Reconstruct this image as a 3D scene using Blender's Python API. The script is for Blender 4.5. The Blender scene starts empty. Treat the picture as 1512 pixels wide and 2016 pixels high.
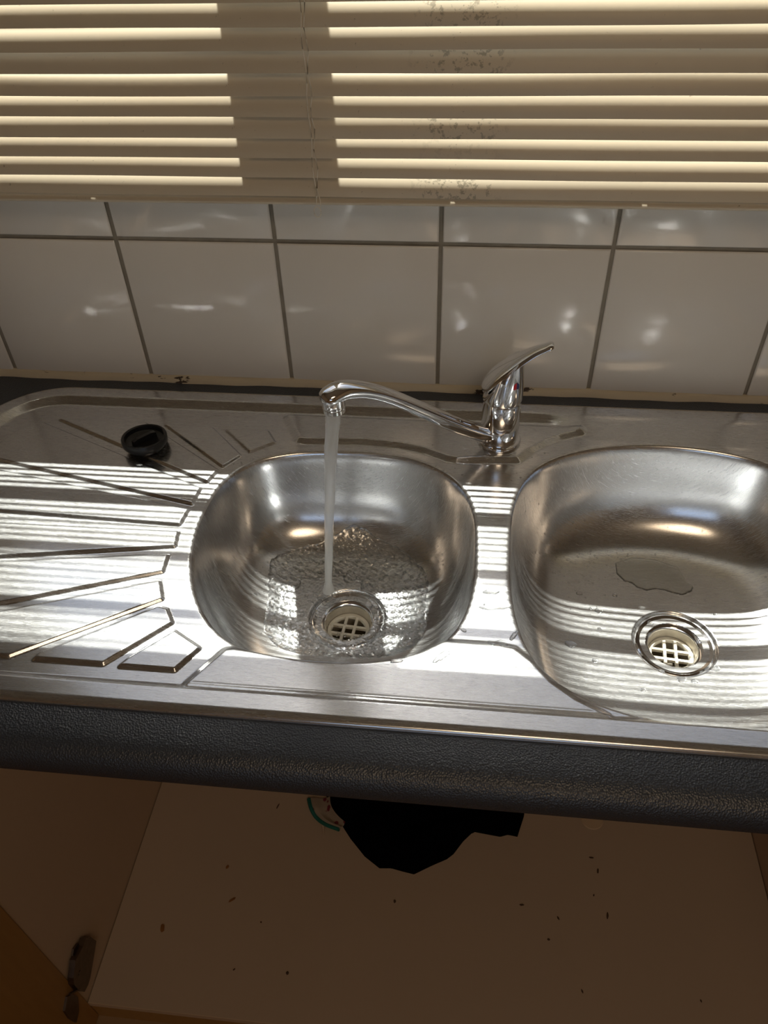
import bpy, bmesh, math, random
import numpy as np
from mathutils import Matrix, Vector

# ------------------------------------------------------------------ camera, light, exposure
ZC = 0.95                       # height of the worktop above the floor; modelling is done with the worktop top at z = 0
SC = bpy.context.scene
COL = SC.collection
CAM = np.array([0.40312219, -0.91590019, 0.60517359])
FPX = 1529.7492
RC = np.array([[0.9943161495556229, 0.10329515561032587, -0.025797394448241376],
               [0.05071700069590306, -0.6725823049955764, -0.7382823503560472],
               [-0.0936118612852632, 0.7327776974217161, -0.6739982682414197]])   # rows: right, down, forward
cd = bpy.data.cameras.new('camera'); cam = bpy.data.objects.new('camera', cd); COL.objects.link(cam)
cd.sensor_fit = 'HORIZONTAL'; cd.sensor_width = 36.0; cd.lens = FPX * 36.0 / 1512.0
cd.clip_start = 0.02; cd.clip_end = 200
mw = Matrix.Identity(4)
for i in range(3):
    mw[i][0] = RC[0][i]; mw[i][1] = -RC[1][i]; mw[i][2] = -RC[2][i]
    mw[i][3] = CAM[i] + (ZC if i == 2 else 0)
cam.matrix_world = mw
SC.camera = cam

SUN = Vector((0.12, -0.49, -1.0)).normalized()
sd = bpy.data.lights.new('sun', 'SUN'); sun = bpy.data.objects.new('sun', sd); COL.objects.link(sun)
sd.energy = 6.8; sd.angle = math.radians(0.53); sd.color = (1.0, 0.95, 0.87)
sun.rotation_euler = SUN.to_track_quat('-Z', 'Y').to_euler(); sun.location = (0, 3, 5)

world = bpy.data.worlds.new('world'); SC.world = world; world.use_nodes = True
wn = world.node_tree.nodes; wl = world.node_tree.links
bg = wn['Background']
sky = wn.new('ShaderNodeTexSky'); sky.sky_type = 'NISHITA'; sky.sun_disc = False
sky.sun_elevation = math.radians(63); sky.sun_rotation = math.radians(-13); sky.air_density = 1.0; sky.dust_density = 1.5
hz_ = wn.new('ShaderNodeMix'); hz_.data_type = 'RGBA'; hz_.inputs[0].default_value = 0.22; hz_.inputs[7].default_value = (6.0, 5.9, 5.7, 1)   # thin white haze over the blue
wl.new(sky.outputs[0], hz_.inputs[6]); wl.new(hz_.outputs[2], bg.inputs[0]); bg.inputs[1].default_value = 0.10

ld = bpy.data.lights.new('warm_fill', 'AREA'); fill = bpy.data.objects.new('warm_fill', ld); COL.objects.link(fill)  # unseen area light, added to warm the cool shade of the room
ld.shape = 'DISK'; ld.size = 0.8; ld.energy = 2.6; ld.color = (1.0, 0.74, 0.48); fill.location = (0.75, -1.75, ZC + 1.50)

vs = SC.view_settings
SC.display_settings.display_device = 'sRGB'
vs.view_transform = 'Standard'; vs.look = 'None'; vs.exposure = 1.3; vs.gamma = 1.0; vs.use_curve_mapping = False
cy = SC.cycles
cy.use_denoising = True
cy.max_bounces = 10; cy.diffuse_bounces = 4; cy.glossy_bounces = 6; cy.transmission_bounces = 8; cy.transparent_max_bounces = 12
cy.caustics_reflective = True; cy.caustics_refractive = True; cy.blur_glossy = 0.6
cy.sample_clamp_indirect = 20.0

random.seed(7)
RNG = np.random.default_rng(11)

# ------------------------------------------------------------------ helpers
def P(u, v, z=0.0, ax=2):
    """world point seen at a photo position, on the plane (axis ax) = z"""
    d = np.array([(u - 756) / FPX, (v - 1008) / FPX, 1.0]) @ RC
    t = (z - CAM[ax]) / d[ax]
    return CAM + t * d

def link(o, parent=None):
    COL.objects.link(o)
    if parent is not None:
        o.parent = parent
    return o

def tag(o, label=None, cat=None, group=None, kind=None):
    if label: o['label'] = label
    if cat: o['category'] = cat
    if group: o['group'] = group
    if kind: o['kind'] = kind
    return o

def empty(name, loc, label=None, cat=None, group=None, kind=None):
    o = bpy.data.objects.new(name, None); o.empty_display_size = 0.02
    COL.objects.link(o); o.location = loc
    return tag(o, label, cat, group, kind)

def base_of(parent):
    b = Vector((0, 0, 0)); p = parent
    while p is not None:
        b += Vector(p.location); p = p.parent
    return b

def obj_from(name, verts, faces, mat, parent=None, smooth=True, origin=None):
    """mesh object from world coordinates; the origin goes to the parent's origin or the given point"""
    verts = np.asarray(verts, float)
    if origin is None:
        off = base_of(parent) if parent is not None else Vector((verts[:, 0].mean(), verts[:, 1].mean(), verts[:, 2].min()))
    else:
        off = Vector(origin)
    me = bpy.data.meshes.new(name)
    me.from_pydata((verts - np.array(off)).tolist(), [], faces)
    me.update()
    if smooth:
        me.polygons.foreach_set('use_smooth', [True] * len(me.polygons))
    me.materials.append(mat)
    o = bpy.data.objects.new(name, me)
    if parent is None:
        o.location = off
    link(o, parent)
    return o

class MB:
    def __init__(s): s.v = []; s.f = []
    def add(s, v, f):
        n = len(s.v); s.v += [tuple(map(float, p)) for p in v]; s.f += [tuple(i + n for i in q) for q in f]; return s
    def box(s, a, b, bev=0.0):
        (x0, y0, z0), (x1, y1, z1) = a, b
        if bev <= 0:
            v = [(x0, y0, z0), (x1, y0, z0), (x1, y1, z0), (x0, y1, z0), (x0, y0, z1), (x1, y0, z1), (x1, y1, z1), (x0, y1, z1)]
            f = [(0, 3, 2, 1), (4, 5, 6, 7), (0, 1, 5, 4), (1, 2, 6, 5), (2, 3, 7, 6), (3, 0, 4, 7)]
            return s.add(v, f)
        bm = bmesh.new(); bmesh.ops.create_cube(bm, size=1)
        for v in bm.verts:
            v.co = Vector(((x0 + x1) / 2 + v.co.x * (x1 - x0), (y0 + y1) / 2 + v.co.y * (y1 - y0), (z0 + z1) / 2 + v.co.z * (z1 - z0)))
        bmesh.ops.bevel(bm, geom=bm.edges[:] + bm.verts[:], offset=bev, segments=2, affect='EDGES', profile=0.5)
        bm.verts.index_update()
        s.add([v.co[:] for v in bm.verts], [tuple(v.index for v in f.verts) for f in bm.faces]); bm.free()
        return s
    def rings(s, R, closed=True, cap0=True, cap1=True):
        n = len(R[0]); v = [p for r in R for p in r]; f = []
        for i in range(len(R) - 1):
            for j in range(n if closed else n - 1):
                k = (j + 1) % n
                f.append((i * n + j, i * n + k, (i + 1) * n + k, (i + 1) * n + j))
        if cap0: f.append(tuple(range(n))[::-1])
        if cap1: f.append(tuple((len(R) - 1) * n + j for j in range(n)))
        return s.add(v, f)
    def lathe(s, prof, c=(0, 0, 0), n=48, cap0=False, cap1=False, ax=None):
        R = []
        for r, z in prof:
            ring = []
            for j in range(n):
                a = 2 * math.pi * j / n
                p = Vector((r * math.cos(a), r * math.sin(a), z))
                if ax is not None: p = ax @ p
                ring.append((p.x + c[0], p.y + c[1], p.z + c[2]))
            R.append(ring)
        return s.rings(R, True, cap0, cap1)
    def tube(s, path, rad, n=10, cap=True, flat=None):
        path = [Vector(p) for p in path]; R = []
        up = Vector((0, 0, 1))
        for i, p in enumerate(path):
            t = (path[min(i + 1, len(path) - 1)] - path[max(i - 1, 0)]).normalized()
            side = t.cross(up)
            if side.length < 1e-3: side = Vector((1, 0, 0))
            side.normalize(); nrm = side.cross(t).normalized()
            r = rad[i] if hasattr(rad, '__len__') else rad
            rw, rh = (r if hasattr(r, '__len__') else (r, r))
            R.append([tuple(p + side * (rw * math.cos(2 * math.pi * j / n)) + nrm * (rh * math.sin(2 * math.pi * j / n))) for j in range(n)])
        return s.rings(R, True, cap, cap)
    def obj(s, name, mat, parent=None, smooth=True, origin=None):
        o = obj_from(name, s.v, s.f, mat, parent, smooth, origin)
        bm = bmesh.new(); bm.from_mesh(o.data); bmesh.ops.recalc_face_normals(bm, faces=bm.faces); bm.to_mesh(o.data); bm.free()
        if smooth: o.data.set_sharp_from_angle(angle=math.radians(38))
        return o

def catmull(pts, n=12, closed=False):
    pts = [np.array(p, float) for p in pts]; out = []; N = len(pts)
    rng = range(N if closed else N - 1)
    for i in rng:
        p0 = pts[(i - 1) % N] if closed or i > 0 else pts[0] * 2 - pts[1]
        p1 = pts[i]; p2 = pts[(i + 1) % N]
        p3 = pts[(i + 2) % N] if closed or i + 2 < N else pts[-1] * 2 - pts[-2]
        for k in range(n):
            t = k / n
            out.append(0.5 * ((2 * p1) + (-p0 + p2) * t + (2 * p0 - 5 * p1 + 4 * p2 - p3) * t * t + (-p0 + 3 * p1 - 3 * p2 + p3) * t ** 3))
    if not closed: out.append(pts[-1])
    return out

# ------------------------------------------------------------------ materials
def new_mat(name):
    m = bpy.data.materials.new(name); m.use_nodes = True
    nt = m.node_tree; b = nt.nodes['Principled BSDF']
    return m, nt, b

def coords(nt, scale=(1, 1, 1), rot=(0, 0, 0), kind='Object'):
    tc = nt.nodes.new('ShaderNodeTexCoord'); mp = nt.nodes.new('ShaderNodeMapping')
    mp.inputs['Scale'].default_value = scale; mp.inputs['Rotation'].default_value = rot
    nt.links.new(tc.outputs[kind], mp.inputs['Vector']); return mp.outputs[0]

def noise(nt, vec, scale, detail=3.0, rough=0.5):
    n = nt.nodes.new('ShaderNodeTexNoise'); n.inputs['Scale'].default_value = scale
    n.inputs['Detail'].default_value = detail; n.inputs['Roughness'].default_value = rough
    nt.links.new(vec, n.inputs['Vector']); return n.outputs['Fac']

def maprange(nt, src, a, b, c, d):
    n = nt.nodes.new('ShaderNodeMapRange'); n.inputs[1].default_value = a; n.inputs[2].default_value = b
    n.inputs[3].default_value = c; n.inputs[4].default_value = d
    nt.links.new(src, n.inputs[0]); return n.outputs[0]

def bump(nt, b, h, strength, dist=0.001, prev=None):
    n = nt.nodes.new('ShaderNodeBump'); n.inputs['Strength'].default_value = strength; n.inputs['Distance'].default_value = dist
    nt.links.new(h, n.inputs['Height'])
    if prev is not None: nt.links.new(prev, n.inputs['Normal'])
    if b is not None: nt.links.new(n.outputs[0], b.inputs['Normal'])
    return n.outputs[0]

def mixcol(nt, fac, c0, c1):
    n = nt.nodes.new('ShaderNodeMix'); n.data_type = 'RGBA'
    n.inputs[6].default_value = (*c0, 1); n.inputs[7].default_value = (*c1, 1)
    nt.links.new(fac, n.inputs[0]); return n.outputs[2]

def simple(name, col, rough=0.5, metal=0.0, coat=0.0, var=0.06, nscale=40.0, bmp=0.0, bscale=300.0, spec=0.5):
    m, nt, b = new_mat(name)
    v = coords(nt)
    f = noise(nt, v, nscale)
    lo = tuple(c * (1 - var) for c in col); hi = tuple(min(1, c * (1 + var)) for c in col)
    nt.links.new(mixcol(nt, f, lo, hi), b.inputs['Base Color'])
    b.inputs['Roughness'].default_value = rough; b.inputs['Metallic'].default_value = metal
    b.inputs['Coat Weight'].default_value = coat; b.inputs['Specular IOR Level'].default_value = spec
    if bmp > 0:
        bump(nt, b, noise(nt, v, bscale), bmp, 0.0005)
    return m

def steel_mat():
    m, nt, b = new_mat('brushed_steel')
    tc = coords(nt)
    sc1 = noise(nt, coords(nt, (1, 22, 1), (0, 0, math.radians(58))), 130, 2, 0.65)
    sc2 = noise(nt, coords(nt, (1, 26, 1), (0, 0, math.radians(-32))), 90, 2, 0.65)
    sc3 = noise(nt, coords(nt, (1, 30, 1), (0, 0, math.radians(80))), 60, 2, 0.6)
    a = nt.nodes.new('ShaderNodeMath'); a.operation = 'MAXIMUM'; nt.links.new(sc1, a.inputs[0]); nt.links.new(sc2, a.inputs[1])
    a2 = nt.nodes.new('ShaderNodeMath'); a2.operation = 'MAXIMUM'; nt.links.new(a.outputs[0], a2.inputs[0]); nt.links.new(sc3, a2.inputs[1])
    cloud = noise(nt, tc, 9, 4, 0.6)
    nt.links.new(mixcol(nt, cloud, (0.66, 0.67, 0.69), (0.72, 0.73, 0.75)), b.inputs['Base Color'])
    nrm = bump(nt, None, a2.outputs[0], 0.03, 0.0003)
    out = nt.nodes['Material Output']
    b.inputs['Metallic'].default_value = 1.0
    nt.links.new(maprange(nt, cloud, 0.3, 0.7, 0.15, 0.22), b.inputs['Roughness'])
    nt.links.new(nrm, b.inputs['Normal'])
    g = nt.nodes.new('ShaderNodeBsdfPrincipled'); g.inputs['Metallic'].default_value = 1.0
    g.inputs['Base Color'].default_value = (0.70, 0.71, 0.72, 1)
    g.inputs['Roughness'].default_value = 0.50
    nt.links.new(nrm, g.inputs['Normal'])
    mx = nt.nodes.new('ShaderNodeMixShader')
    nt.links.new(maprange(nt, a2.outputs[0], 0.52, 0.74, 0.08, 0.45), mx.inputs[0])
    nt.links.new(b.outputs[0], mx.inputs[1]); nt.links.new(g.outputs[0], mx.inputs[2])
    nt.links.new(mx.outputs[0], out.inputs['Surface'])
    return m

def chrome_mat():
    m, nt, b = new_mat('chrome')
    b.inputs['Metallic'].default_value = 1.0
    f = noise(nt, coords(nt), 30)
    nt.links.new(mixcol(nt, f, (0.80, 0.81, 0.83), (0.86, 0.86, 0.87)), b.inputs['Base Color'])
    nt.links.new(maprange(nt, f, 0.3, 0.7, 0.04, 0.09), b.inputs['Roughness'])
    return m

def tile_mat():
    m, nt, b = new_mat('white_glazed_tile')
    v = coords(nt, kind='Generated')
    f = noise(nt, coords(nt), 9, 3)
    nt.links.new(mixcol(nt, f, (0.78, 0.745, 0.69), (0.82, 0.785, 0.73)), b.inputs['Base Color'])
    b.inputs['Roughness'].default_value = 0.12; b.inputs['Specular IOR Level'].default_value = 0.55
    bump(nt, b, noise(nt, coords(nt), 18, 1), 0.25, 0.0012)
    return m

def worktop_mat():
    m, nt, b = new_mat('black_textured_laminate')
    v = coords(nt)
    f = noise(nt, v, 500, 2)
    nt.links.new(mixcol(nt, f, (0.020, 0.028, 0.042), (0.034, 0.044, 0.062)), b.inputs['Base Color'])
    vo = nt.nodes.new('ShaderNodeTexVoronoi'); vo.inputs['Scale'].default_value = 560; nt.links.new(v, vo.inputs['Vector'])
    b.inputs['Roughness'].default_value = 0.40; b.inputs['Specular IOR Level'].default_value = 0.9
    bump(nt, b, vo.outputs['Distance'], 0.6, 0.0008)
    return m

def water_mat(name, white=0.0, rough=0.02):
    m, nt, b = new_mat(name)
    out = nt.nodes['Material Output']
    b.inputs['Base Color'].default_value = (0.97, 0.99, 1, 1); b.inputs['Roughness'].default_value = rough
    b.inputs['IOR'].default_value = 1.33; b.inputs['Transmission Weight'].default_value = 1.0 - white
    v = coords(nt)
    bump(nt, b, noise(nt, v, 160, 3), 0.5, 0.001)
    tr = nt.nodes.new('ShaderNodeBsdfTransparent'); mx = nt.nodes.new('ShaderNodeMixShader')
    mx.inputs[0].default_value = 0.5 + 0.3 * white
    nt.links.new(tr.outputs[0], mx.inputs[1]); nt.links.new(b.outputs[0], mx.inputs[2])
    nt.links.new(mx.outputs[0], out.inputs['Surface'])
    return m

def film_mat():
    """thin clear water: lets the steel through, reflects like water"""
    m, nt, b = new_mat('thin_clear_water')
    out = nt.nodes['Material Output']
    gl = nt.nodes.new('ShaderNodeBsdfGlossy'); gl.inputs['Roughness'].default_value = 0.03
    tr = nt.nodes.new('ShaderNodeBsdfRefraction'); tr.inputs['IOR'].default_value = 1.33; tr.inputs['Roughness'].default_value = 0.0
    tp = nt.nodes.new('ShaderNodeBsdfTransparent'); tp.inputs[0].default_value = (0.96, 0.98, 0.98, 1)
    fr = nt.nodes.new('ShaderNodeFresnel'); fr.inputs['IOR'].default_value = 1.33
    m1 = nt.nodes.new('ShaderNodeMixShader'); m1.inputs[0].default_value = 0.65
    nt.links.new(tp.outputs[0], m1.inputs[1]); nt.links.new(tr.outputs[0], m1.inputs[2])
    m2 = nt.nodes.new('ShaderNodeMixShader')
    nt.links.new(maprange(nt, fr.outputs[0], 0.0, 0.45, 0.10, 0.95), m2.inputs[0])
    nt.links.new(m1.outputs[0], m2.inputs[1]); nt.links.new(gl.outputs[0], m2.inputs[2])
    nt.links.new(m2.outputs[0], out.inputs['Surface'])
    nb = bump(nt, None, noise(nt, coords(nt), 220, 2), 0.5, 0.0006)
    for n in (gl, tr, fr): nt.links.new(nb, n.inputs['Normal'])
    return m

def slat_mat():
    m, nt, b = new_mat('cream_painted_aluminium')
    f = noise(nt, coords(nt, (1, 1, 1)), 6, 4)
    sp = noise(nt, coords(nt), 140, 3, 0.7)
    c = mixcol(nt, maprange(nt, sp, 0.70, 0.76, 0, 1), (0.68, 0.59, 0.45), (0.35, 0.29, 0.21))
    # old splash marks left on a short stretch of every slat
    tc = nt.nodes.new('ShaderNodeTexCoord'); sx = nt.nodes.new('ShaderNodeSeparateXYZ'); nt.links.new(tc.outputs['Object'], sx.inputs[0])
    oi = nt.nodes.new('ShaderNodeObjectInfo')
    cx_ = nt.nodes.new('ShaderNodeCombineXYZ'); kx = nt.nodes.new('ShaderNodeMath'); kx.operation = 'MULTIPLY'; kx.inputs[1].default_value = 7.0
    nt.links.new(oi.outputs['Random'], kx.inputs[0]); nt.links.new(kx.outputs[0], cx_.inputs[1])
    va = nt.nodes.new('ShaderNodeVectorMath'); va.operation = 'ADD'; nt.links.new(tc.outputs['Object'], va.inputs[0]); nt.links.new(cx_.outputs[0], va.inputs[1])
    n2 = noise(nt, va.outputs[0], 130, 4, 0.7)
    d_ = nt.nodes.new('ShaderNodeMath'); d_.operation = 'SUBTRACT'; nt.links.new(sx.outputs[0], d_.inputs[0]); d_.inputs[1].default_value = 0.385
    ab = nt.nodes.new('ShaderNodeMath'); ab.operation = 'ABSOLUTE'; nt.links.new(d_.outputs[0], ab.inputs[0])
    ms = nt.nodes.new('ShaderNodeMath'); ms.operation = 'MULTIPLY'
    nt.links.new(maprange(nt, ab.outputs[0], 0.03, 0.055, 1, 0), ms.inputs[0]); nt.links.new(maprange(nt, n2, 0.54, 0.60, 0, 0.75), ms.inputs[1])
    ms2 = nt.nodes.new('ShaderNodeMath'); ms2.operation = 'MULTIPLY'
    nt.links.new(ms.outputs[0], ms2.inputs[0]); nt.links.new(maprange(nt, oi.outputs['Random'], 0.45, 0.55, 0, 1), ms2.inputs[1])
    mm = nt.nodes.new('ShaderNodeMix'); mm.data_type = 'RGBA'; mm.inputs[7].default_value = (0.30, 0.26, 0.19, 1)
    nt.links.new(ms2.outputs[0], mm.inputs[0]); nt.links.new(c, mm.inputs[6]); c = mm.outputs[2]
    nt.links.new(c, b.inputs['Base Color'])
    b.inputs['Roughness'].default_value = 0.38
    return m

def wood_mat():
    m, nt, b = new_mat('golden_wood_veneer')
    v = coords(nt, (14, 14, 1.2))
    f = noise(nt, v, 6, 5, 0.6)
    nt.links.new(mixcol(nt, f, (0.33, 0.17, 0.045), (0.46, 0.25, 0.075)), b.inputs['Base Color'])
    b.inputs['Roughness'].default_value = 0.45
    return m

M_steel = steel_mat(); M_chrome = chrome_mat(); M_tile = tile_mat(); M_top = worktop_mat(); M_slat = slat_mat(); M_wood = wood_mat()
M_grout = simple('dirty_grout', (0.30, 0.27, 0.22), 0.9, var=0.25, nscale=60, bmp=0.5, bscale=900)
M_plaster = simple('cream_wall_paint', (0.66, 0.54, 0.38), 0.9, var=0.03)
M_ceiling = simple('ceiling_paint', (0.60, 0.54, 0.44), 0.9, var=0.03)
M_floor = simple('warm_floor', (0.32, 0.20, 0.10), 0.6, var=0.15, nscale=8)
M_melamine = simple('cream_melamine', (0.52, 0.40, 0.29), 0.5, var=0.04, nscale=5)
M_melamine_panel = simple('beige_melamine_panel', (0.60, 0.46, 0.33), 0.5, var=0.04, nscale=5)
M_edge = simple('cream_edge_band', (0.60, 0.45, 0.30), 0.5)
M_rubber = simple('black_rubber', (0.012, 0.013, 0.015), 0.32, var=0.1, bmp=0.08)
M_frame = simple('painted_window_frame', (0.60, 0.58, 0.54), 0.5)
M_cord = simple('beige_cord', (0.85, 0.78, 0.66), 0.8)
M_plastic = simple('cream_plastic_grid', (0.74, 0.70, 0.60), 0.35)
M_drainpipe = simple('stained_drain_wall', (0.50, 0.45, 0.36), 0.4, metal=0.3, var=0.3, nscale=80)
M_dark = simple('dark_drain_bottom', (0.10, 0.08, 0.05), 0.6)
M_red = simple('red_enamel', (0.55, 0.01, 0.02), 0.3)
M_blue = simple('dark_blue_enamel', (0.02, 0.03, 0.12), 0.3)
M_cloth = simple('black_cloth', (0.002, 0.002, 0.003), 1.0, var=0.2, bmp=0.3, bscale=600, spec=0.0)
M_teal = simple('teal_trim', (0.01, 0.13, 0.10), 0.8)
M_hinge = simple('tarnished_hinge_steel', (0.20, 0.16, 0.125), 0.4, metal=1.0, var=0.3, nscale=90)
M_crumb_o = simple('orange_brown_crumb', (0.28, 0.12, 0.03), 0.9, var=0.3)
M_crumb_d = simple('dark_brown_crumb', (0.09, 0.05, 0.03), 0.9, var=0.3)
M_stream = water_mat('aerated_water', 0.45, 0.12)
M_film = film_mat()
M_glass = simple('window_glass', (1, 1, 1), 0.0)

def seal_mat():
    m, nt, b = new_mat('cream_sealant_with_mould')
    v = coords(nt, (1, 1, 3))
    a = noise(nt, v, 26, 4, 0.65)
    c = mixcol(nt, maprange(nt, a, 0.62, 0.66, 0, 1), (0.60, 0.52, 0.38), (0.05, 0.03, 0.02))
    nt.links.new(c, b.inputs['Base Color']); b.inputs['Roughness'].default_value = 0.6
    bump(nt, b, noise(nt, v, 90), 0.5, 0.001)
    return m
M_seal = seal_mat()

def floral_mat():
    m, nt, b = new_mat('floral_printed_cloth')
    vo = nt.nodes.new('ShaderNodeTexVoronoi'); vo.inputs['Scale'].default_value = 70
    nt.links.new(coords(nt), vo.inputs['Vector'])
    nt.links.new(mixcol(nt, maprange(nt, vo.outputs['Distance'], 0.25, 0.35, 0, 1), (0.16, 0.02, 0.03), (0.34, 0.27, 0.20)), b.inputs['Base Color'])
    b.inputs['Roughness'].default_value = 0.9
    return m
M_floral = floral_mat()

# ------------------------------------------------------------------ room shell
TOPZ = 0.400           # top of the tiled wall = window sill
XL, XR = -1.5, 2.3
YR = -3.2
FLZ = -ZC
CEZ = 1.55
WX0, WX1, WZ1 = -0.50, 1.25, 1.42
def struct(o): o['kind'] = 'structure'; return o

mb = MB()
mb.box((XL, 0.0015, FLZ), (XR, 0.14, TOPZ)); mb.box((XL, 0.0015, WZ1), (XR, 0.14, CEZ))
mb.box((XL, 0.0015, TOPZ), (WX0, 0.14, WZ1)); mb.box((WX1, 0.0015, TOPZ), (XR, 0.14, WZ1))
wall_back = struct(mb.obj('wall_back', M_grout, None, False, origin=(0.4, 0.0, FLZ)))
struct(MB().box((XL, YR, FLZ - 0.1), (XR, 0.14, FLZ)).obj('floor', M_floor, None, False))
struct(MB().box((XL, YR, CEZ), (XR, 0.14, CEZ + 0.1)).obj('ceiling', M_ceiling, None, False))
struct(MB().box((XL - 0.1, YR, FLZ), (XL, 0.14, CEZ)).obj('wall_left', M_plaster, None, False))
struct(MB().box((XR, YR, FLZ), (XR + 0.1, 0.14, CEZ)).obj('wall_right', M_plaster, None, False))
mb = MB()   # rear wall with a wide opening to the daylight behind the photographer
OX0, OX1, OZ0, OZ1 = -0.1, 1.1, 0.45, 1.25
mb.box((XL, YR - 0.1, FLZ), (XR, YR, OZ0)); mb.box((XL, YR - 0.1, OZ1), (XR, YR, CEZ))
mb.box((XL, YR - 0.1, OZ0), (OX0, YR, OZ1)); mb.box((OX1, YR - 0.1, OZ0), (XR, YR, OZ1))
struct(mb.obj('wall_rear', M_plaster, None, False))
# unseen eave added above the window to cut off the sun towards the sink front
struct(MB().box((XL - 0.5, 0.14, 1.62), (XR + 0.5, 0.322, 1.72)).obj('added_eave', M_frame, None, False))

# tiles: each one a slightly pillowed plate on the back wall
TX, TZ0, X0T = 0.205, 0.008, -0.043
GX, GZ = 0.0050, 0.0050
def tile_mesh(w, h):
    n = 5; b = 0.0022
    xs = [0, b * 0.4, b, w / 2, w - b, w - b * 0.4, w]; zs = [0, b * 0.4, b, h / 2, h - b, h - b * 0.4, h]
    def dep(t, L):
        e = min(t, L - t)
        return 0.0 if e <= 0 else (0.0014 if e < b * 0.9 else 0.0020)
    v = [(x, -min(dep(x, w), dep(z, h)), z) for z in zs for x in xs]
    f = [(j * 7 + i, j * 7 + i + 1, (j + 1) * 7 + i + 1, (j + 1) * 7 + i) for j in range(6) for i in range(6)]
    me = bpy.data.meshes.new('tile'); me.from_pydata(v, [], f); me.update()
    me.polygons.foreach_set('use_smooth', [True] * len(f)); me.materials.append(M_tile); return me
rows = [(TZ0, 0.2081 - GZ / 2), (0.2081 + GZ / 2, TOPZ)]
tme = [tile_mesh(TX - GX, z1 - z0) for z0, z1 in rows]
for r, (z0, z1) in enumerate(rows):
    for i in range(-7, 11):
        o = bpy.data.objects.new('tile', tme[r]); link(o, wall_back)
        o.location = Vector((X0T + i * TX + GX / 2, 0.0, z0)) - Vector(wall_back.location)
        o.rotation_euler = (RNG.normal(0, 0.0035), 0, RNG.normal(0, 0.003))

# sealant bead between worktop and tiles
mb = MB(); R = []
xs = np.linspace(-0.62, 1.35, 240)
for x in xs:
    w = 0.0085 + 0.0010 * math.sin(x * 31) + 0.0007 * math.sin(x * 83 + 1); h = 0.0095 + 0.0008 * math.sin(x * 47)
    R.append([(x, 0.001, 0.0), (x, -w, 0.0), (x, -w * 0.93, h * 0.25), (x, -w * 0.55, h * 0.75), (x, -0.0012, h), (x, 0.001, h)])
mb.rings(R)
struct(mb.obj('trim_1', M_seal, None, True))

# window
wy0, wy1 = 0.050, 0.090
win = empty('window_1', (0.37, 0.07, TOPZ), kind='structure')
mb = MB()
mb.box((WX0, wy0, TOPZ), (WX1, wy1, TOPZ + 0.045)); mb.box((WX0, wy0, WZ1 - 0.045), (WX1, wy1, WZ1))
mb.box((WX0, wy0, TOPZ + 0.045), (WX0 + 0.045, wy1, WZ1 - 0.045)); mb.box((WX1 - 0.045, wy0, TOPZ + 0.045), (WX1, wy1, WZ1 - 0.045))
mb.obj('window_frame', M_frame, win, False)
MX0, MX1 = 0.122, 0.221
MB().box((MX0, wy0, TOPZ + 0.045), (MX1, wy1, WZ1 - 0.045)).obj('mullion', M_frame, win, False)
for zb in (0.667, 0.842, 1.005, 1.165, 1.32):
    for xa, xb in ((WX0 + 0.045, MX0), (MX1, WX1 - 0.045)):
        MB().box((xa, 0.064, zb - 0.0075), (xb, 0.074, zb + 0.0075)).obj('glazing_bar', M_frame, win, False)
m, nt, b = new_mat('clear_pane')
out = nt.nodes['Material Output']; tp = nt.nodes.new('ShaderNodeBsdfTransparent'); gl = nt.nodes.new('ShaderNodeBsdfGlossy')
gl.inputs['Roughness'].default_value = 0.0; tp.inputs[0].default_value = (0.95, 0.97, 0.96, 1)
mx = nt.nodes.new('ShaderNodeMixShader'); mx.inputs[0].default_value = 0.05
nt.links.new(tp.outputs[0], mx.inputs[1]); nt.links.new(gl.outputs[0], mx.inputs[2])
nt.links.new(mx.outputs[0], out.inputs['Surface']); M_pane = m
for xa, xb in ((WX0 + 0.045, MX0), (MX1, WX1 - 0.045)):
    MB().box((xa, 0.0685, TOPZ + 0.045), (xb, 0.0695, WZ1 - 0.045)).obj('pane', M_pane, win, False)

# ------------------------------------------------------------------ venetian blind
BY = -0.052; PITCH = 0.0203; BX0, BX1 = -0.42, 1.18
blind = empty('venetian_blind', (0.38, BY, 0.268), 'cream aluminium venetian blind hanging over the window above the tiles', 'blind')
NX = 42
def slat_mesh(k, tilt, sag):
    W, cr, th = 0.0250, 0.0026, 0.00035
    xs = np.linspace(BX0, BX1, NX); ns = 9; rings = []
    ph = RNG.uniform(0, 6.28); ph2 = RNG.uniform(0, 6.28); am = RNG.uniform(0.0002, 0.0006)
    for x in xs:
        dz = am * math.sin(x * 5.5 + ph) + 0.0002 * math.sin(x * 17 + ph2)
        tl = tilt + 0.030 * math.sin(x * 3.1 + ph2)
        ct, st = math.cos(tl), math.sin(tl); top = []; bot = []
        for j in range(ns):
            s = -1 + 2 * j / (ns - 1)          # -1 = room edge (low), +1 = window edge (high)
            u = s * W / 2; n = cr * (1 - s * s)
            top.append((x, u * ct - (n + th) * st, u * st + (n + th) * ct + dz)); bot.append((x, u * ct - n * st, u * st + n * ct + dz))
        rings.append(top + bot[::-1])
    mb = MB(); mb.rings(rings)
    return mb
zk = []
k = 0; z = 0.2955
SLAT_TILT = math.radians(59.5)
while z < WZ1 - 0.03:
    t = SLAT_TILT + math.radians(10) * min(1.0, max(0.0, (z - 0.46) / 0.12)) + RNG.normal(0, 0.025)
    mb = slat_mesh(k, t, 0)
    o = mb.obj('slat', M_slat, blind, True, origin=(0, 0, 0))
    o.location = Vector((0, BY, z)) - Vector(blind.location)
    zk.append(z); z += PITCH; k += 1
mb = MB(); R = []
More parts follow.
